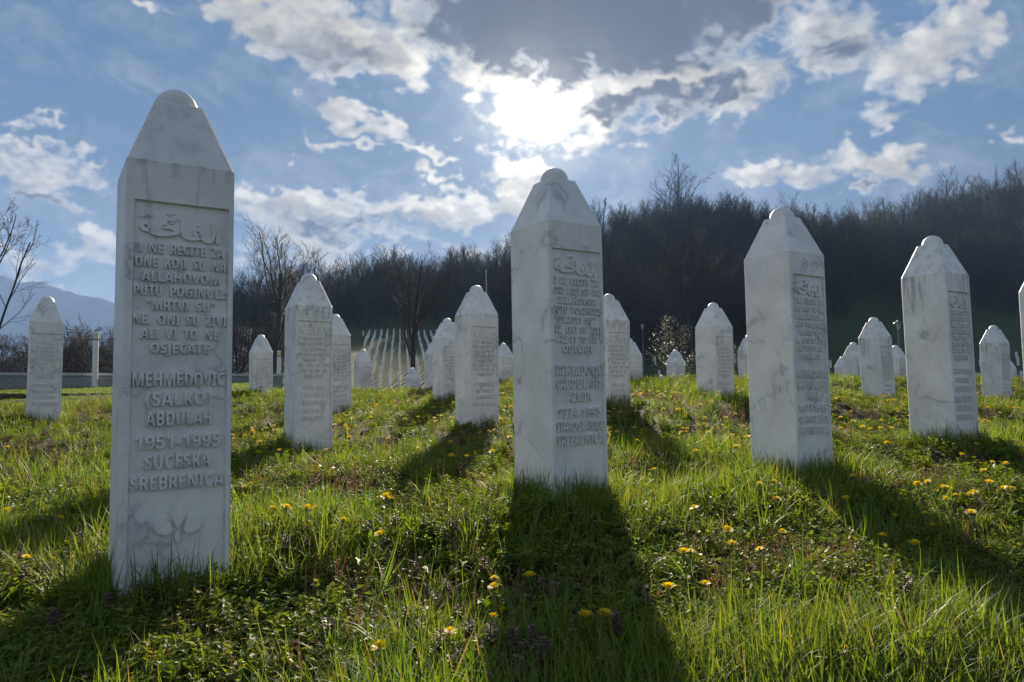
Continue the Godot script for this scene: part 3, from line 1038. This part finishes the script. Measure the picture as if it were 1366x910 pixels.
# ---------------------------------------------------------------- wall, lamps, pole
func wall_and_lamps() -> void:
	var concrete := soil_material(lin(0.20, 0.20, 0.20), lin(0.32, 0.32, 0.31), 0.9, 61)
	var coping := soil_material(lin(0.40, 0.40, 0.40), lin(0.52, 0.52, 0.50), 0.9, 62)
	var a := Vector3(-20.5, 0.57, -24.0)
	var b := Vector3(-9.7, 0.52, -31.5)
	var along := b - a
	var o := thing("low_wall", "long low grey concrete wall with a pale coping behind the mown lawn", "wall", a, atan2(-along.z, along.x))
	var len := Vector2(along.x, along.z).length()
	var st := begin()
	box(st, Vector3(0, -0.9, -0.15), Vector3(len, 0.46, 0.15))
	part("wall_body", st.commit(), concrete, o)
	var n := 9
	for i in n:
		st = begin()
		box(st, Vector3(len * i / n + 0.006, 0.462, -0.20), Vector3(len * (i + 1) / n - 0.006, 0.56 + rng.randf() * 0.004, 0.20))
		part("coping_slab", st.commit(), coping, o)
	# light posts
	var white := plain(lin(0.72, 0.72, 0.70), 0.5)
	var glass := plain(lin(0.68, 0.60, 0.32), 0.25)
	var grey := plain(lin(0.10, 0.11, 0.11), 0.5)
	var idx := 0
	for p in [[128.0, 443.0, 27.0, "white light post with a yellow head behind the low wall"], [372.0, 468.0, 38.0, "white light post with a yellow head beside the stone with stained calligraphy"]]:
		var top := at_depth(p[0], p[1], p[2])
		var h: float = top.y - far_height(top.x, p[2])
		var post := thing("light_post", p[3], "light post", Vector3(top.x, top.y - h, top.z), 0.3, "light posts")
		st = begin()
		lathe(st, [Vector2(0.0, -0.2), Vector2(0.10, -0.2), Vector2(0.095, h - 0.30), Vector2(0.0, h - 0.30)], 16)
		part("post", st.commit(), white, post)
		st = begin()
		lathe(st, [Vector2(0.12, h - 0.29), Vector2(0.12, h - 0.26), Vector2(0.0, h - 0.26)], 16)
		part("collar", st.commit(), grey, post)
		st = begin()
		lathe(st, [Vector2(0.085, h - 0.255), Vector2(0.09, h - 0.05)], 16)
		part("lamp_head", st.commit(), glass, post)
		st = begin()
		lathe(st, [Vector2(0.0, h - 0.049), Vector2(0.1, h - 0.049), Vector2(0.1, h - 0.01), Vector2(0.0, h)], 16)
		part("lid", st.commit(), white, post)
		idx += 1
	for p in [[1198.0, 427.0, 45.0, "grey street lamp with a flat hood before the dark forest"], [857.0, 432.0, 80.0, "far grey street lamp beside the half hidden gravestone, at the foot of the forest"]]:
		var top := at_depth(p[0], p[1], p[2])
		var h: float = top.y - far_height(top.x, p[2])
		var lamp := thing("street_lamp", p[3], "street lamp", Vector3(top.x, top.y - h, top.z), 0.0, "street lamps")
		st = begin()
		lathe(st, [Vector2(0.07, -0.2), Vector2(0.06, 1.0), Vector2(0.045, h - 0.62)], 10)
		part("pole", st.commit(), grey, lamp)
		st = begin()
		lathe(st, [Vector2(0.06, h - 0.6), Vector2(0.15, h - 0.22)], 12)
		part("lantern_glass", st.commit(), plain(lin(0.45, 0.46, 0.44), 0.2), lamp)
		st = begin()
		lathe(st, [Vector2(0.0, h - 0.218), Vector2(0.27, h - 0.215), Vector2(0.24, h - 0.16), Vector2(0.06, h - 0.07), Vector2(0.02, h), Vector2(0.0, h)], 16)
		part("hood", st.commit(), grey, lamp)
	var top := at_depth(648.5, 362.0, 62.0)
	var h := top.y - far_height(top.x, 62.0)
	var pole := thing("flagpole", "thin pale bare flagpole rising behind the stone with the cloudy shoulder", "pole", Vector3(top.x, top.y - h, top.z))
	st = begin()
	lathe(st, [Vector2(0.07, -0.2), Vector2(0.035, h)], 8)
	part("mast", st.commit(), plain(lin(0.42, 0.43, 0.44), 0.4), pole)
	st = begin()
	lathe(st, [Vector2(0.0, h), Vector2(0.06, h + 0.05), Vector2(0.0, h + 0.11)], 8)
	part("ball", st.commit(), white, pole)

# ---------------------------------------------------------------- trees
func woods() -> void:
	var bark := plain(lin(0.060, 0.052, 0.045), 0.9, 0.3)
	var twig := plain(lin(0.070, 0.055, 0.045), 0.85, 0.3)
	var pale := plain(lin(0.24, 0.22, 0.20), 0.8, 0.3)
	var tall := []
	var bushy := []
	for i in 6:
		tall.append(tree_meshes(500 + i, 13.0, TALL))
	for i in 4:
		bushy.append(tree_meshes(600 + i, 8.0, BUSHY))
	var wide := []
	for i in 4:
		wide.append(tree_meshes(700 + i, 9.0, SPREAD))
	var round_shape := SPREAD.duplicate(true)
	round_shape.angle = [0.95, 0.75, 0.7, 0.62]
	round_shape.ratio = [0.95, 0.5, 0.5, 0.5]
	round_shape.twig = 0.0085
	var crowned := tree_meshes(761, 9.0, round_shape)
	# single trees
	tree("bare_tree", "bare many-branched tree rising behind the crest beside the stone with stained calligraphy", Vector3(-20.0, far_height(-20.0, 62.0), -62.0), 0.4, wide[0], 1.68, bark, twig)
	tree("bare_tree", "dark bare tree whose trunk stands before the hillside of grave rows", Vector3(-5.3, far_height(-5.3, 40.0), -40.0), 2.0, wide[1], 0.95, bark, twig)
	tree("bare_tree", "bare tree leaning in over the low wall at the lawn's end", Vector3(-18.9, far_height(-18.9, 27.0), -27.0), 1.1, wide[2], 0.84, bark, twig)
	var big := at_depth(905, 262, 236)
	tree("bare_tree", "large round-crowned bare tree alone on the skyline of the forest hill", Vector3(big.x, far_height(big.x, 236) - 0.3, big.z), 0.9, crowned, 2.75, bark, twig)
	tree("bare_tree", "small bare tree between the crest and the forest, behind the stone with stained calligraphy", Vector3(-22.4, far_height(-22.4, 84.0), -84.0), 3.0, wide[2], 1.3, bark, twig)
	# hedge of bushy trees behind the wall
	for k in 26:
		var px := -40.0 + k * 17.0 + rng.randfn() * 7.0
		var d := 40.0 + rng.randf() * 16.0 + k
		var x := (px - CX) / F * d
		var top := (104.0 if px < 200.0 else 125.0) + rng.randfn() * 10.0
		var hgt := top / F * d - far_height(x, d)
		tree("bushy_tree", "bushy bare tree in the dark thicket behind the low wall", Vector3(x, far_height(x, d), -d), rng.randf() * TAU, bushy[k % 4], hgt / 8.0, bark, twig, "bushy trees behind the low wall")
	# trees along the skyline
	for k in 90:
		var px := 440.0 + k * 10.6 + rng.randfn() * 4.0
		var d := 232.0 + rng.randf() * 12.0
		var x := (px - CX) / F * d
		tree("bare_tree", "slender bare tree on the skyline of the forest hill", Vector3(x, far_height(x, d) - 0.3, -d), rng.randf() * TAU, tall[k % 6], rng.randf_range(0.75, 1.3) * (1.25 if rng.randf() < 0.3 else 0.9), bark, twig, "bare trees on the skyline")
	# pale trunks on the hill face
	for p in [[1166.0, 388.0, 200.0, 1.15, "thin pale birch-like trunk on the dark forest slope above the blotched stone"], [988.0, 330.0, 205.0, 0.75, "thin pale trunk on the dark forest slope beside the grey-veined stone's cap"]]:
		var x: float = (p[0] - CX) / F * p[2]
		tree("pale_tree", p[4], Vector3(x, far_height(x, p[2]), -p[2]), 0.5, tall[2], p[3] * 1.3, pale, twig, "pale trunks on the forest slope")
	# one spruce on the skyline
	var st := begin()
	var r := RandomNumberGenerator.new()
	r.seed = 99
	for i in 34:
		var t := i / 34.0
		for j in 9:
			var a := TAU * j / 9.0 + i * 0.7 + r.randfn() * 0.1
			var l := 3.2 * (1.0 - t) * r.randf_range(0.7, 1.15) + 0.05
			var o := Vector3(cos(a), 0, sin(a))
			var p := Vector3(0, 1.0 + t * 13.0, 0)
			for q in 6:
				var s := q / 6.0
				leaf(st, p + o * l * s - Vector3.UP * l * s * 0.35, (o + Vector3(r.randfn(), r.randfn() * 0.4 - 0.3, r.randfn()) * 0.5).normalized(), Vector3.UP, 0.6 * (1.0 - t) + 0.12, 0.2 * (1.0 - t) + 0.05, Color.WHITE)
	var sp := at_depth(1331, 262, 238)
	var spruce := thing("spruce_tree", "single dark spruce among the bare trees on the skyline", "tree", Vector3(sp.x, far_height(sp.x, 238), sp.z))
	part("crown", st.commit(), plain(lin(0.022, 0.038, 0.020), 0.8), spruce)
	st = begin()
	lathe(st, [Vector2(0.16, -0.3), Vector2(0.02, 14.0)], 7)
	part("trunk", st.commit(), bark, spruce)
	# pale flowering shrub
	shrub(Vector3((903.0 - CX) / F * 27.0, far_height(6.0, 27.0), -27.0), 3.5, 1.15, "pale flowering shrub behind the slanting-veined gravestone", 5, bark)
	shrub(Vector3((984.0 - CX) / F * 30.0, far_height(9.0, 30.0), -30.0), 2.5, 0.8, "small pale flowering shrub between the slanting-veined and grey-veined gravestones", 6, bark)
	# the wood itself
	var pools := [[], [], [], [], [], [], [], [], [], []]
	for j in 62:
		for i in 130:
			var d := 84.0 + j * 2.75 + rng.randfn() * 1.1
			var x := -170.0 + i * 2.9 + rng.randfn() * 1.1
			var fpx := x / d * F + CX
			var edge := 84.0 + 54.0 * maxf(smoothstep(690.0, 610.0, fpx), smoothstep(1030.0, 1110.0, fpx))
			if absf(x) > d * 0.86 or d > 252.0 or d < edge:
				continue
			if d < 146.0 and rng.randf() < 0.4:
				continue
			var k := rng.randi() % 10 if fpx > 300.0 else 6 + rng.randi() % 4
			var size := rng.randf_range(0.5, 1.2) * (0.72 if d > 214.0 else 1.0)
			if k >= 6:
				size = rng.randf_range(0.5, 1.2) * (0.8 if d > 214.0 else 1.0) * (0.8 if fpx < 300.0 else 1.0)
			var tone := rng.randf()
			var c := Color(lerpf(0.022, 0.050, tone), lerpf(0.021, 0.042, tone), lerpf(0.020, 0.034, tone))
			if swell.get_noise_2d(x * 1.3 + 300, d) > 0.22:
				c = Color(0.040, 0.045, 0.026)
			pools[k].append([Transform3D(Basis(Vector3.UP, rng.randf() * TAU).scaled(Vector3(size, size * rng.randf_range(0.85, 1.15), size)), Vector3(x, far_height(x, d) - 0.2, -d)), c])
	var wood := plain(Color.WHITE, 0.9, 0.3)
	wood.vertex_color_use_as_albedo = true
	for k in 10:
		var src: Array = tall[k] if k < 6 else bushy[k - 6]
		var both := begin()
		both.append_from(src[0], 0, Transform3D())
		both.append_from(src[1], 0, Transform3D())
		scatter("forest", "dark leafless forest covering the hill behind the cemetery", "forest", both.commit(), wood, pools[k])

func shrub(pos: Vector3, height: float, spread: float, label: String, sd: int, bark: Material) -> void:
	var r := RandomNumberGenerator.new()
	r.seed = sd
	var o := thing("flowering_shrub", label, "shrub", pos, 0.0, "pale flowering shrubs")
	var st := begin()
	var fl := begin()
	for i in 26:
		var a := r.randf() * TAU
		var q := sqrt(r.randf())
		var tip := Vector3(cos(a) * q * spread, height * r.randf_range(0.55, 1.0) * (1.0 - 0.35 * q), sin(a) * q * spread)
		var mid := tip * Vector3(0.45, 0.55, 0.45)
		tube(st, [Vector3(0, -0.2, 0), mid, tip], 0.022, 0.005, 4)
		for k in 60:
			var t := r.randf_range(0.25, 1.05)
			var p := mid.lerp(tip, t) + Vector3(r.randfn(), r.randfn(), r.randfn()) * 0.09
			var e := r.randf()
			leaf(fl, p, Vector3(r.randfn(), r.randfn(), r.randfn()).normalized(), Vector3.UP, 0.05, 0.035, Color(0.42, 0.40, 0.35) if e < 0.5 else Color(0.17, 0.16, 0.09))
	part("stems", st.commit(), bark, o)
	part("blossom", fl.commit(), leaf_material(Color(0.6, 0.6, 0.5)), o)

# ---------------------------------------------------------------- meadow
func herbs() -> void:
	var grass_mat := leaf_material(Color(1.0, 1.0, 0.55), 0.6, 0.38)
	var herb_mat := leaf_material(Color(1.0, 1.0, 0.5), 0.62, 0.38)
	var dry_mat := leaf_material(Color(0.7, 0.6, 0.45), 0.7, 0.3)
	var tufts := []
	for i in 5:
		tufts.append(tuft_mesh(40 + i, 20, 0.05, 0.13, 0.0042, 0.05))
	var longs := []
	for i in 3:
		longs.append(tuft_mesh(50 + i, 16, 0.11, 0.23, 0.0048, 0.045))
	var sprigs := []
	for i in 4:
		sprigs.append(sprig_mesh(60 + i, 7, 0.065, 0.021))
	var rosettes := []
	for i in 3:
		rosettes.append(rosette_mesh(70 + i, 9, 0.14))
	var straws := []
	for i in 3:
		straws.append(straw_mesh(80 + i))
	var patch := noise(90, 0.55, 3)
	var patch2 := noise(91, 0.8, 3)
	var T := [[], [], [], [], []]
	var G := [[], [], []]
	var P := [[], [], [], []]
	var R := [[], [], []]
	var D := [[], [], []]
	var d := 0.95
	while d < 15.0:
		var step := clampf(0.019 * d, 0.030, 0.12)
		var half := d * 0.80 + 0.35
		var x := -half
		while x < half:
			var xx := x + rng.randf_range(-0.6, 0.6) * step
			var dd := d + rng.randf_range(-0.6, 0.6) * step
			x += step
			if in_stone(xx, dd):
				continue
			var g := patch.get_noise_2d(xx, dd)
			var h := patch2.get_noise_2d(xx, dd)
			var big := clampf(0.85 + 0.035 * d, 0.85, 1.15)
			var tint := Color(rng.randf_range(0.85, 1.2), 1.0, rng.randf_range(0.8, 1.2))
			if rng.randf() < 0.3 + g * 0.9 + 0.35 * clampf(1.6 - absf(d - 1.2), 0, 1):
				var size := big * rng.randf_range(0.65, 1.15) * (1.0 + g * 0.9)
				T[rng.randi() % 5].append([standing(xx, dd, size, 0.26), tint])
				if d < 3.0 and rng.randf() < 0.10 + (0.16 if xx > 0.5 and d < 2.0 else 0.0):
					G[rng.randi() % 3].append([standing(xx, dd, rng.randf_range(0.5, 1.0), 0.3), tint])
			elif rng.randf() < 0.72 - h * 0.5 - 0.22 * smoothstep(3.5, 6.0, d):
				P[rng.randi() % 4].append([standing(xx, dd, big * rng.randf_range(0.7, 1.3), 0.3), tint])
			elif rng.randf() < 0.55 + h:
				D[rng.randi() % 3].append([standing(xx, dd, big * rng.randf_range(0.6, 1.1), 0.3), Color.WHITE])
			else:
				P[rng.randi() % 4].append([standing(xx, dd, big * rng.randf_range(0.6, 1.0), 0.3), tint])
			if rng.randf() < 0.035 + 0.05 * clampf(-g * 2.0, 0, 1):
				R[rng.randi() % 3].append([standing(xx, dd, big * rng.randf_range(0.5, 0.95), 0.2), tint])
		d += step
	# taller grass left by the mower round the feet of the stones
	for s in stone_spots:
		if s.y > 9.5:
			continue
		for i in (110 if s.y < 4.5 else 50):
			var a := rng.randf() * TAU
			var q := W * rng.randf_range(0.56, 0.95)
			var xx := s.x + cos(a) * q
			var dd := s.y + sin(a) * q
			if in_stone(xx, dd):
				continue
			if dd < s.y and rng.randf() < 0.6:
				G[rng.randi() % 3].append([standing(xx, dd, rng.randf_range(0.45, 0.95), 0.16), Color.WHITE])
			else:
				T[rng.randi() % 5].append([standing(xx, dd, rng.randf_range(0.9, 1.3), 0.12), Color.WHITE])
	# mown lawn at the back
	var lawn := tuft_mesh(59, 16, 0.03, 0.06, 0.006, 0.09)
	var LW := []
	for i in 26000:
		var dd := sqrt(rng.randf_range(64.0, 1000.0))
		var u := rng.randf_range(-0.72, 0.80)
		if dd > 14.0 and u > -0.2 and rng.randf() < 0.6:
			continue
		LW.append([standing(u * dd, dd, rng.randf_range(0.8, 1.5)), Color(1.1, 1.1, 1.0)])
	scatter("lawn_grass", "short mown grass of the lawn before the low wall", "grass", lawn, grass_mat, LW)
	for i in 5:
		scatter("grass", "short green grass between the gravestones", "grass", tufts[i], grass_mat, T[i])
	for i in 3:
		scatter("long_grass", "long green grass blades at the feet of the gravestones", "grass", longs[i], grass_mat, G[i])
	for i in 4:
		scatter("chickweed", "small-leaved green weeds covering the ground", "weeds", sprigs[i], herb_mat, P[i])
	for i in 3:
		scatter("leaf_rosettes", "toothed green leaf rosettes in the grass", "weeds", rosettes[i], herb_mat, R[i])
	for i in 3:
		scatter("dry_stalks", "withered brown stalks among the grass", "weeds", straws[i], dry_mat, D[i])
	dandelions()
	nettles()

const DANDELIONS := [[111, 667], [80, 689], [10, 603], [8, 680], [35, 755], [129, 559], [322, 607], [326, 652], [344, 610], [364, 676], [382, 678], [409, 684], [421, 681], [518, 666], [515, 674], [458, 695], [507, 715], [622, 614], [602, 607], [657, 609], [466, 585], [522, 568], [540, 563], [558, 557], [549, 551], [454, 567], [495, 562], [396, 589], [373, 607], [476, 537], [480, 548], [653, 580], [660, 575], [680, 582], [668, 564], [518, 588],
	[659, 771], [659, 796], [658, 820], [600, 853], [507, 864], [928, 604], [934, 542], [987, 536], [885, 549], [856, 576], [884, 587], [905, 568], [917, 570], [904, 586], [916, 581], [982, 600], [968, 524], [955, 530], [847, 549], [825, 534], [873, 633], [926, 675], [971, 715], [850, 590], [1013, 643], [976, 724], [912, 739], [921, 736], [941, 786], [892, 801], [1014, 744], [706, 770], [781, 821], [808, 824],
	[1033, 649], [1129, 677], [1139, 643], [1184, 597], [1283, 613], [1291, 585], [1303, 597], [1324, 625], [1342, 619], [1201, 653], [1225, 651], [1238, 650], [1248, 655], [1260, 651], [1268, 655], [1300, 661], [1295, 664], [1275, 668], [1261, 669], [1320, 652], [1350, 652], [1339, 660], [1194, 690], [1235, 691], [1296, 694], [1245, 703], [1037, 673], [1196, 562], [1197, 550], [1213, 551], [1314, 561], [1319, 567], [1324, 546], [1350, 540], [1357, 544], [1334, 553], [1354, 570], [1312, 633], [1044, 714], [1178, 715], [1220, 728]]

func dandelions() -> void:
	var yellow := leaf_material(Color(0.9, 0.8, 0.2), 0.6, 0.3)
	var stem_mat := leaf_material(Color(0.6, 0.6, 0.3), 0.5)
	var heads := []
	for v in 3:
		var st := begin()
		var r := RandomNumberGenerator.new()
		r.seed = 300 + v
		for ring in 4:
			var n: int = [26, 22, 16, 9][ring]
			var reach: float = [0.021, 0.017, 0.012, 0.007][ring]
			for i in n:
				var a := TAU * i / n + ring * 0.4 + r.randfn() * 0.06
				var out := Vector3(cos(a), 0, sin(a))
				var lift: float = [0.05, 0.35, 0.7, 1.2][ring] + 0.25 * v + r.randfn() * 0.08
				var dir := (out * cos(lift) + Vector3.UP * sin(lift)).normalized()
				var side := Vector3(-out.z, 0, out.x) * 0.0021
				var l := reach * r.randf_range(0.85, 1.1) + 0.003
				var b := out * 0.002 + Vector3.UP * 0.002 * ring
				var t := r.randf()
				st.set_color(Color(lerpf(0.66, 0.76, t), lerpf(0.55, 0.68, t), 0.03))
				quad(st, b - side * 0.5, b + side * 0.5, b + dir * l + side, b + dir * l - side)
		heads.append(st.commit())
	var cup := begin()
	cup.set_color(Color(0.10, 0.16, 0.04))
	lathe(cup, [Vector2(0.0015, -0.012), Vector2(0.006, -0.009), Vector2(0.0075, -0.003), Vector2(0.006, 0.001)], 10)
	for i in 10:
		var a := TAU * i / 10.0
		leaf(cup, Vector3(cos(a), 0, sin(a)) * 0.006 + Vector3.DOWN * 0.008, Vector3(cos(a), -0.9, sin(a)).normalized(), Vector3.UP, 0.010, 0.003, Color(0.10, 0.15, 0.04))
	var cup_mesh := cup.commit()
	var stems := []
	for i in 4:
		var st := begin()
		st.set_color(Color(0.20, 0.20, 0.09))
		var l := Vector3((i - 1.5) * 0.12, 0, (i % 2 - 0.5) * 0.15)
		tube(st, [Vector3(l.x * 0.12, -1.1, l.z * 0.12), Vector3(l.x * 0.06, -0.6, l.z * 0.06), Vector3(l.x * 0.02, -0.25, l.z * 0.02), Vector3.ZERO], 0.0021, 0.0017, 6)
		stems.append(st.commit())
	var spots := []
	for p in DANDELIONS:
		spots.append(land(p[0], p[1], 0.075))
	var near_count := spots.size()
	var lump := noise(95, 0.6, 2)
	var tries := 0
	while spots.size() < near_count + 185 and tries < 4000:
		tries += 1
		var d := rng.randf_range(4.6, 10.5)
		var x := rng.randf_range(-0.5, 0.72) * d
		if in_stone(x, d) or lump.get_noise_2d(x, d) < 0.05 - (0.1 if x > 1.0 else 0.0):
			continue
		spots.append(Vector3(x, ground(x, d), -d))
	# the many more that are too far and small to pick apart
	var far_heads := []
	tries = 0
	while far_heads.size() < 420 and tries < 6000:
		tries += 1
		var d := rng.randf_range(4.4, 11.5)
		var x := rng.randf_range(-0.5, 0.74) * d
		if in_stone(x, d) or lump.get_noise_2d(x + 40.0, d) < -0.08 - (0.1 if x > 0.0 else 0.0):
			continue
		var b := Basis(Vector3(rng.randfn(), 0, rng.randfn()).normalized(), rng.randfn() * 0.25).scaled(Vector3.ONE * rng.randf_range(0.5, 0.85))
		far_heads.append([Transform3D(b, Vector3(x, ground(x, d) + rng.randf_range(0.06, 0.10), -d)), Color.WHITE])
	scatter("dandelion_heads", "sprinkling of small yellow dandelion heads in the farther grass", "flowers", heads[1], yellow, far_heads)
	for i in spots.size():
		var h := 0.078 + rng.randf_range(-0.012, 0.02)
		var o := thing("dandelion", "yellow dandelion in flower in the grass between the gravestones", "flower", spots[i], rng.randf() * TAU, "dandelions in flower")
		var head := part("flower_head", heads[i % 3], yellow, o)
		var size := rng.randf_range(0.5, 0.82)
		head.position = Vector3(0, h, 0)
		head.scale = Vector3.ONE * size
		head.rotation = Vector3(rng.randfn() * 0.18, 0, rng.randfn() * 0.18)
		var c := part("bracts", cup_mesh, stem_mat, o)
		c.position = Vector3(0, h, 0)
		c.rotation = head.rotation
		c.scale = head.scale
		var s := part("stem", stems[i % 4], stem_mat, o)
		s.position = Vector3(0, h - 0.010, 0)
		s.scale = Vector3(1, h, 1)

const NETTLES := [[437, 842], [543, 820], [563, 831], [612, 811], [625, 831], [637, 845], [588, 858], [612, 859], [560, 881], [596, 776], [555, 748], [647, 754], [651, 895], [408, 719], [382, 723], [619, 682], [650, 690], [603, 700], [565, 693], [528, 692], [492, 698], [442, 682], [399, 700], [698, 782], [723, 776], [739, 790], [771, 804], [768, 826], [765, 845], [684, 854], [710, 845], [702, 863], [823, 829], [109, 717], [27, 737], [132, 739], [144, 796], [131, 745], [33, 762], [72, 824], [187, 786], [1208, 783], [640, 862], [670, 880], [690, 895], [725, 870], [600, 885], [580, 800], [655, 850]]

func nettles() -> void:
	var mat := leaf_material(Color(0.6, 0.55, 0.5), 0.6, 0.3)
	var tops := []
	var lowers := []
	for v in 3:
		var r := RandomNumberGenerator.new()
		r.seed = 400 + v
		var st := begin()
		st.set_color(Color(0.12, 0.08, 0.06))
		tube(st, [Vector3(0.004, -0.02, 0), Vector3(0, 0.05, 0.002), Vector3(0, 0.08, 0)], 0.002, 0.0016, 5)
		for k in 2:
			for s in 2:
				var a := k * PI / 2 + s * PI
				leaf(st, Vector3(0, 0.025 + k * 0.022, 0), Vector3(cos(a), 0.25, sin(a)).normalized(), Vector3.UP, 0.03, 0.026, Color(0.08, 0.11, 0.04))
		lowers.append(st.commit())
		st = begin()
		for k in 5:
			for s in 5:
				var a := k * 0.8 + s * PI / 2 + r.randfn() * 0.1
				var y := 0.055 + k * 0.0062
				var t := k / 4.0
				var l := lerpf(0.021, 0.011, t)
				leaf(st, Vector3(0, y, 0), Vector3(cos(a), -0.35 + t * 0.8, sin(a)).normalized(), Vector3.UP, l, l * 0.95, Color(0.11, 0.065, 0.055).lerp(Color(0.15, 0.11, 0.085), r.randf()))
		for k in 5:
			var a := r.randf() * TAU
			var y := r.randf_range(0.06, 0.08)
			leaf(st, Vector3(cos(a) * 0.008, y, sin(a) * 0.008), Vector3(cos(a), 0.9, sin(a)).normalized(), Vector3.UP, 0.011, 0.006, Color(0.34, 0.20, 0.28))
		tops.append(st.commit())
	var spots := []
	for p in NETTLES:
		spots.append(land(p[0], p[1], 0.07))
	for i in 110:
		var p := land(rng.randf_range(0, 125), rng.randf_range(588, 655), 0.03) if i < 40 else land(rng.randf_range(0, 1366), rng.randf_range(545, 640), 0.02)
		if not in_stone(p.x, -p.z):
			spots.append(p)
	for i in spots.size():
		var o := thing("dead_nettle", "purple-topped dead nettle with drooping leaves in the grass", "weed", spots[i], rng.randf() * TAU, "purple dead nettles in the grass")
		var size := rng.randf_range(0.75, 1.15)
		part("stem", lowers[i % 3], mat, o).scale = Vector3.ONE * size
		part("flower_top", tops[i % 3], mat, o).scale = Vector3.ONE * size
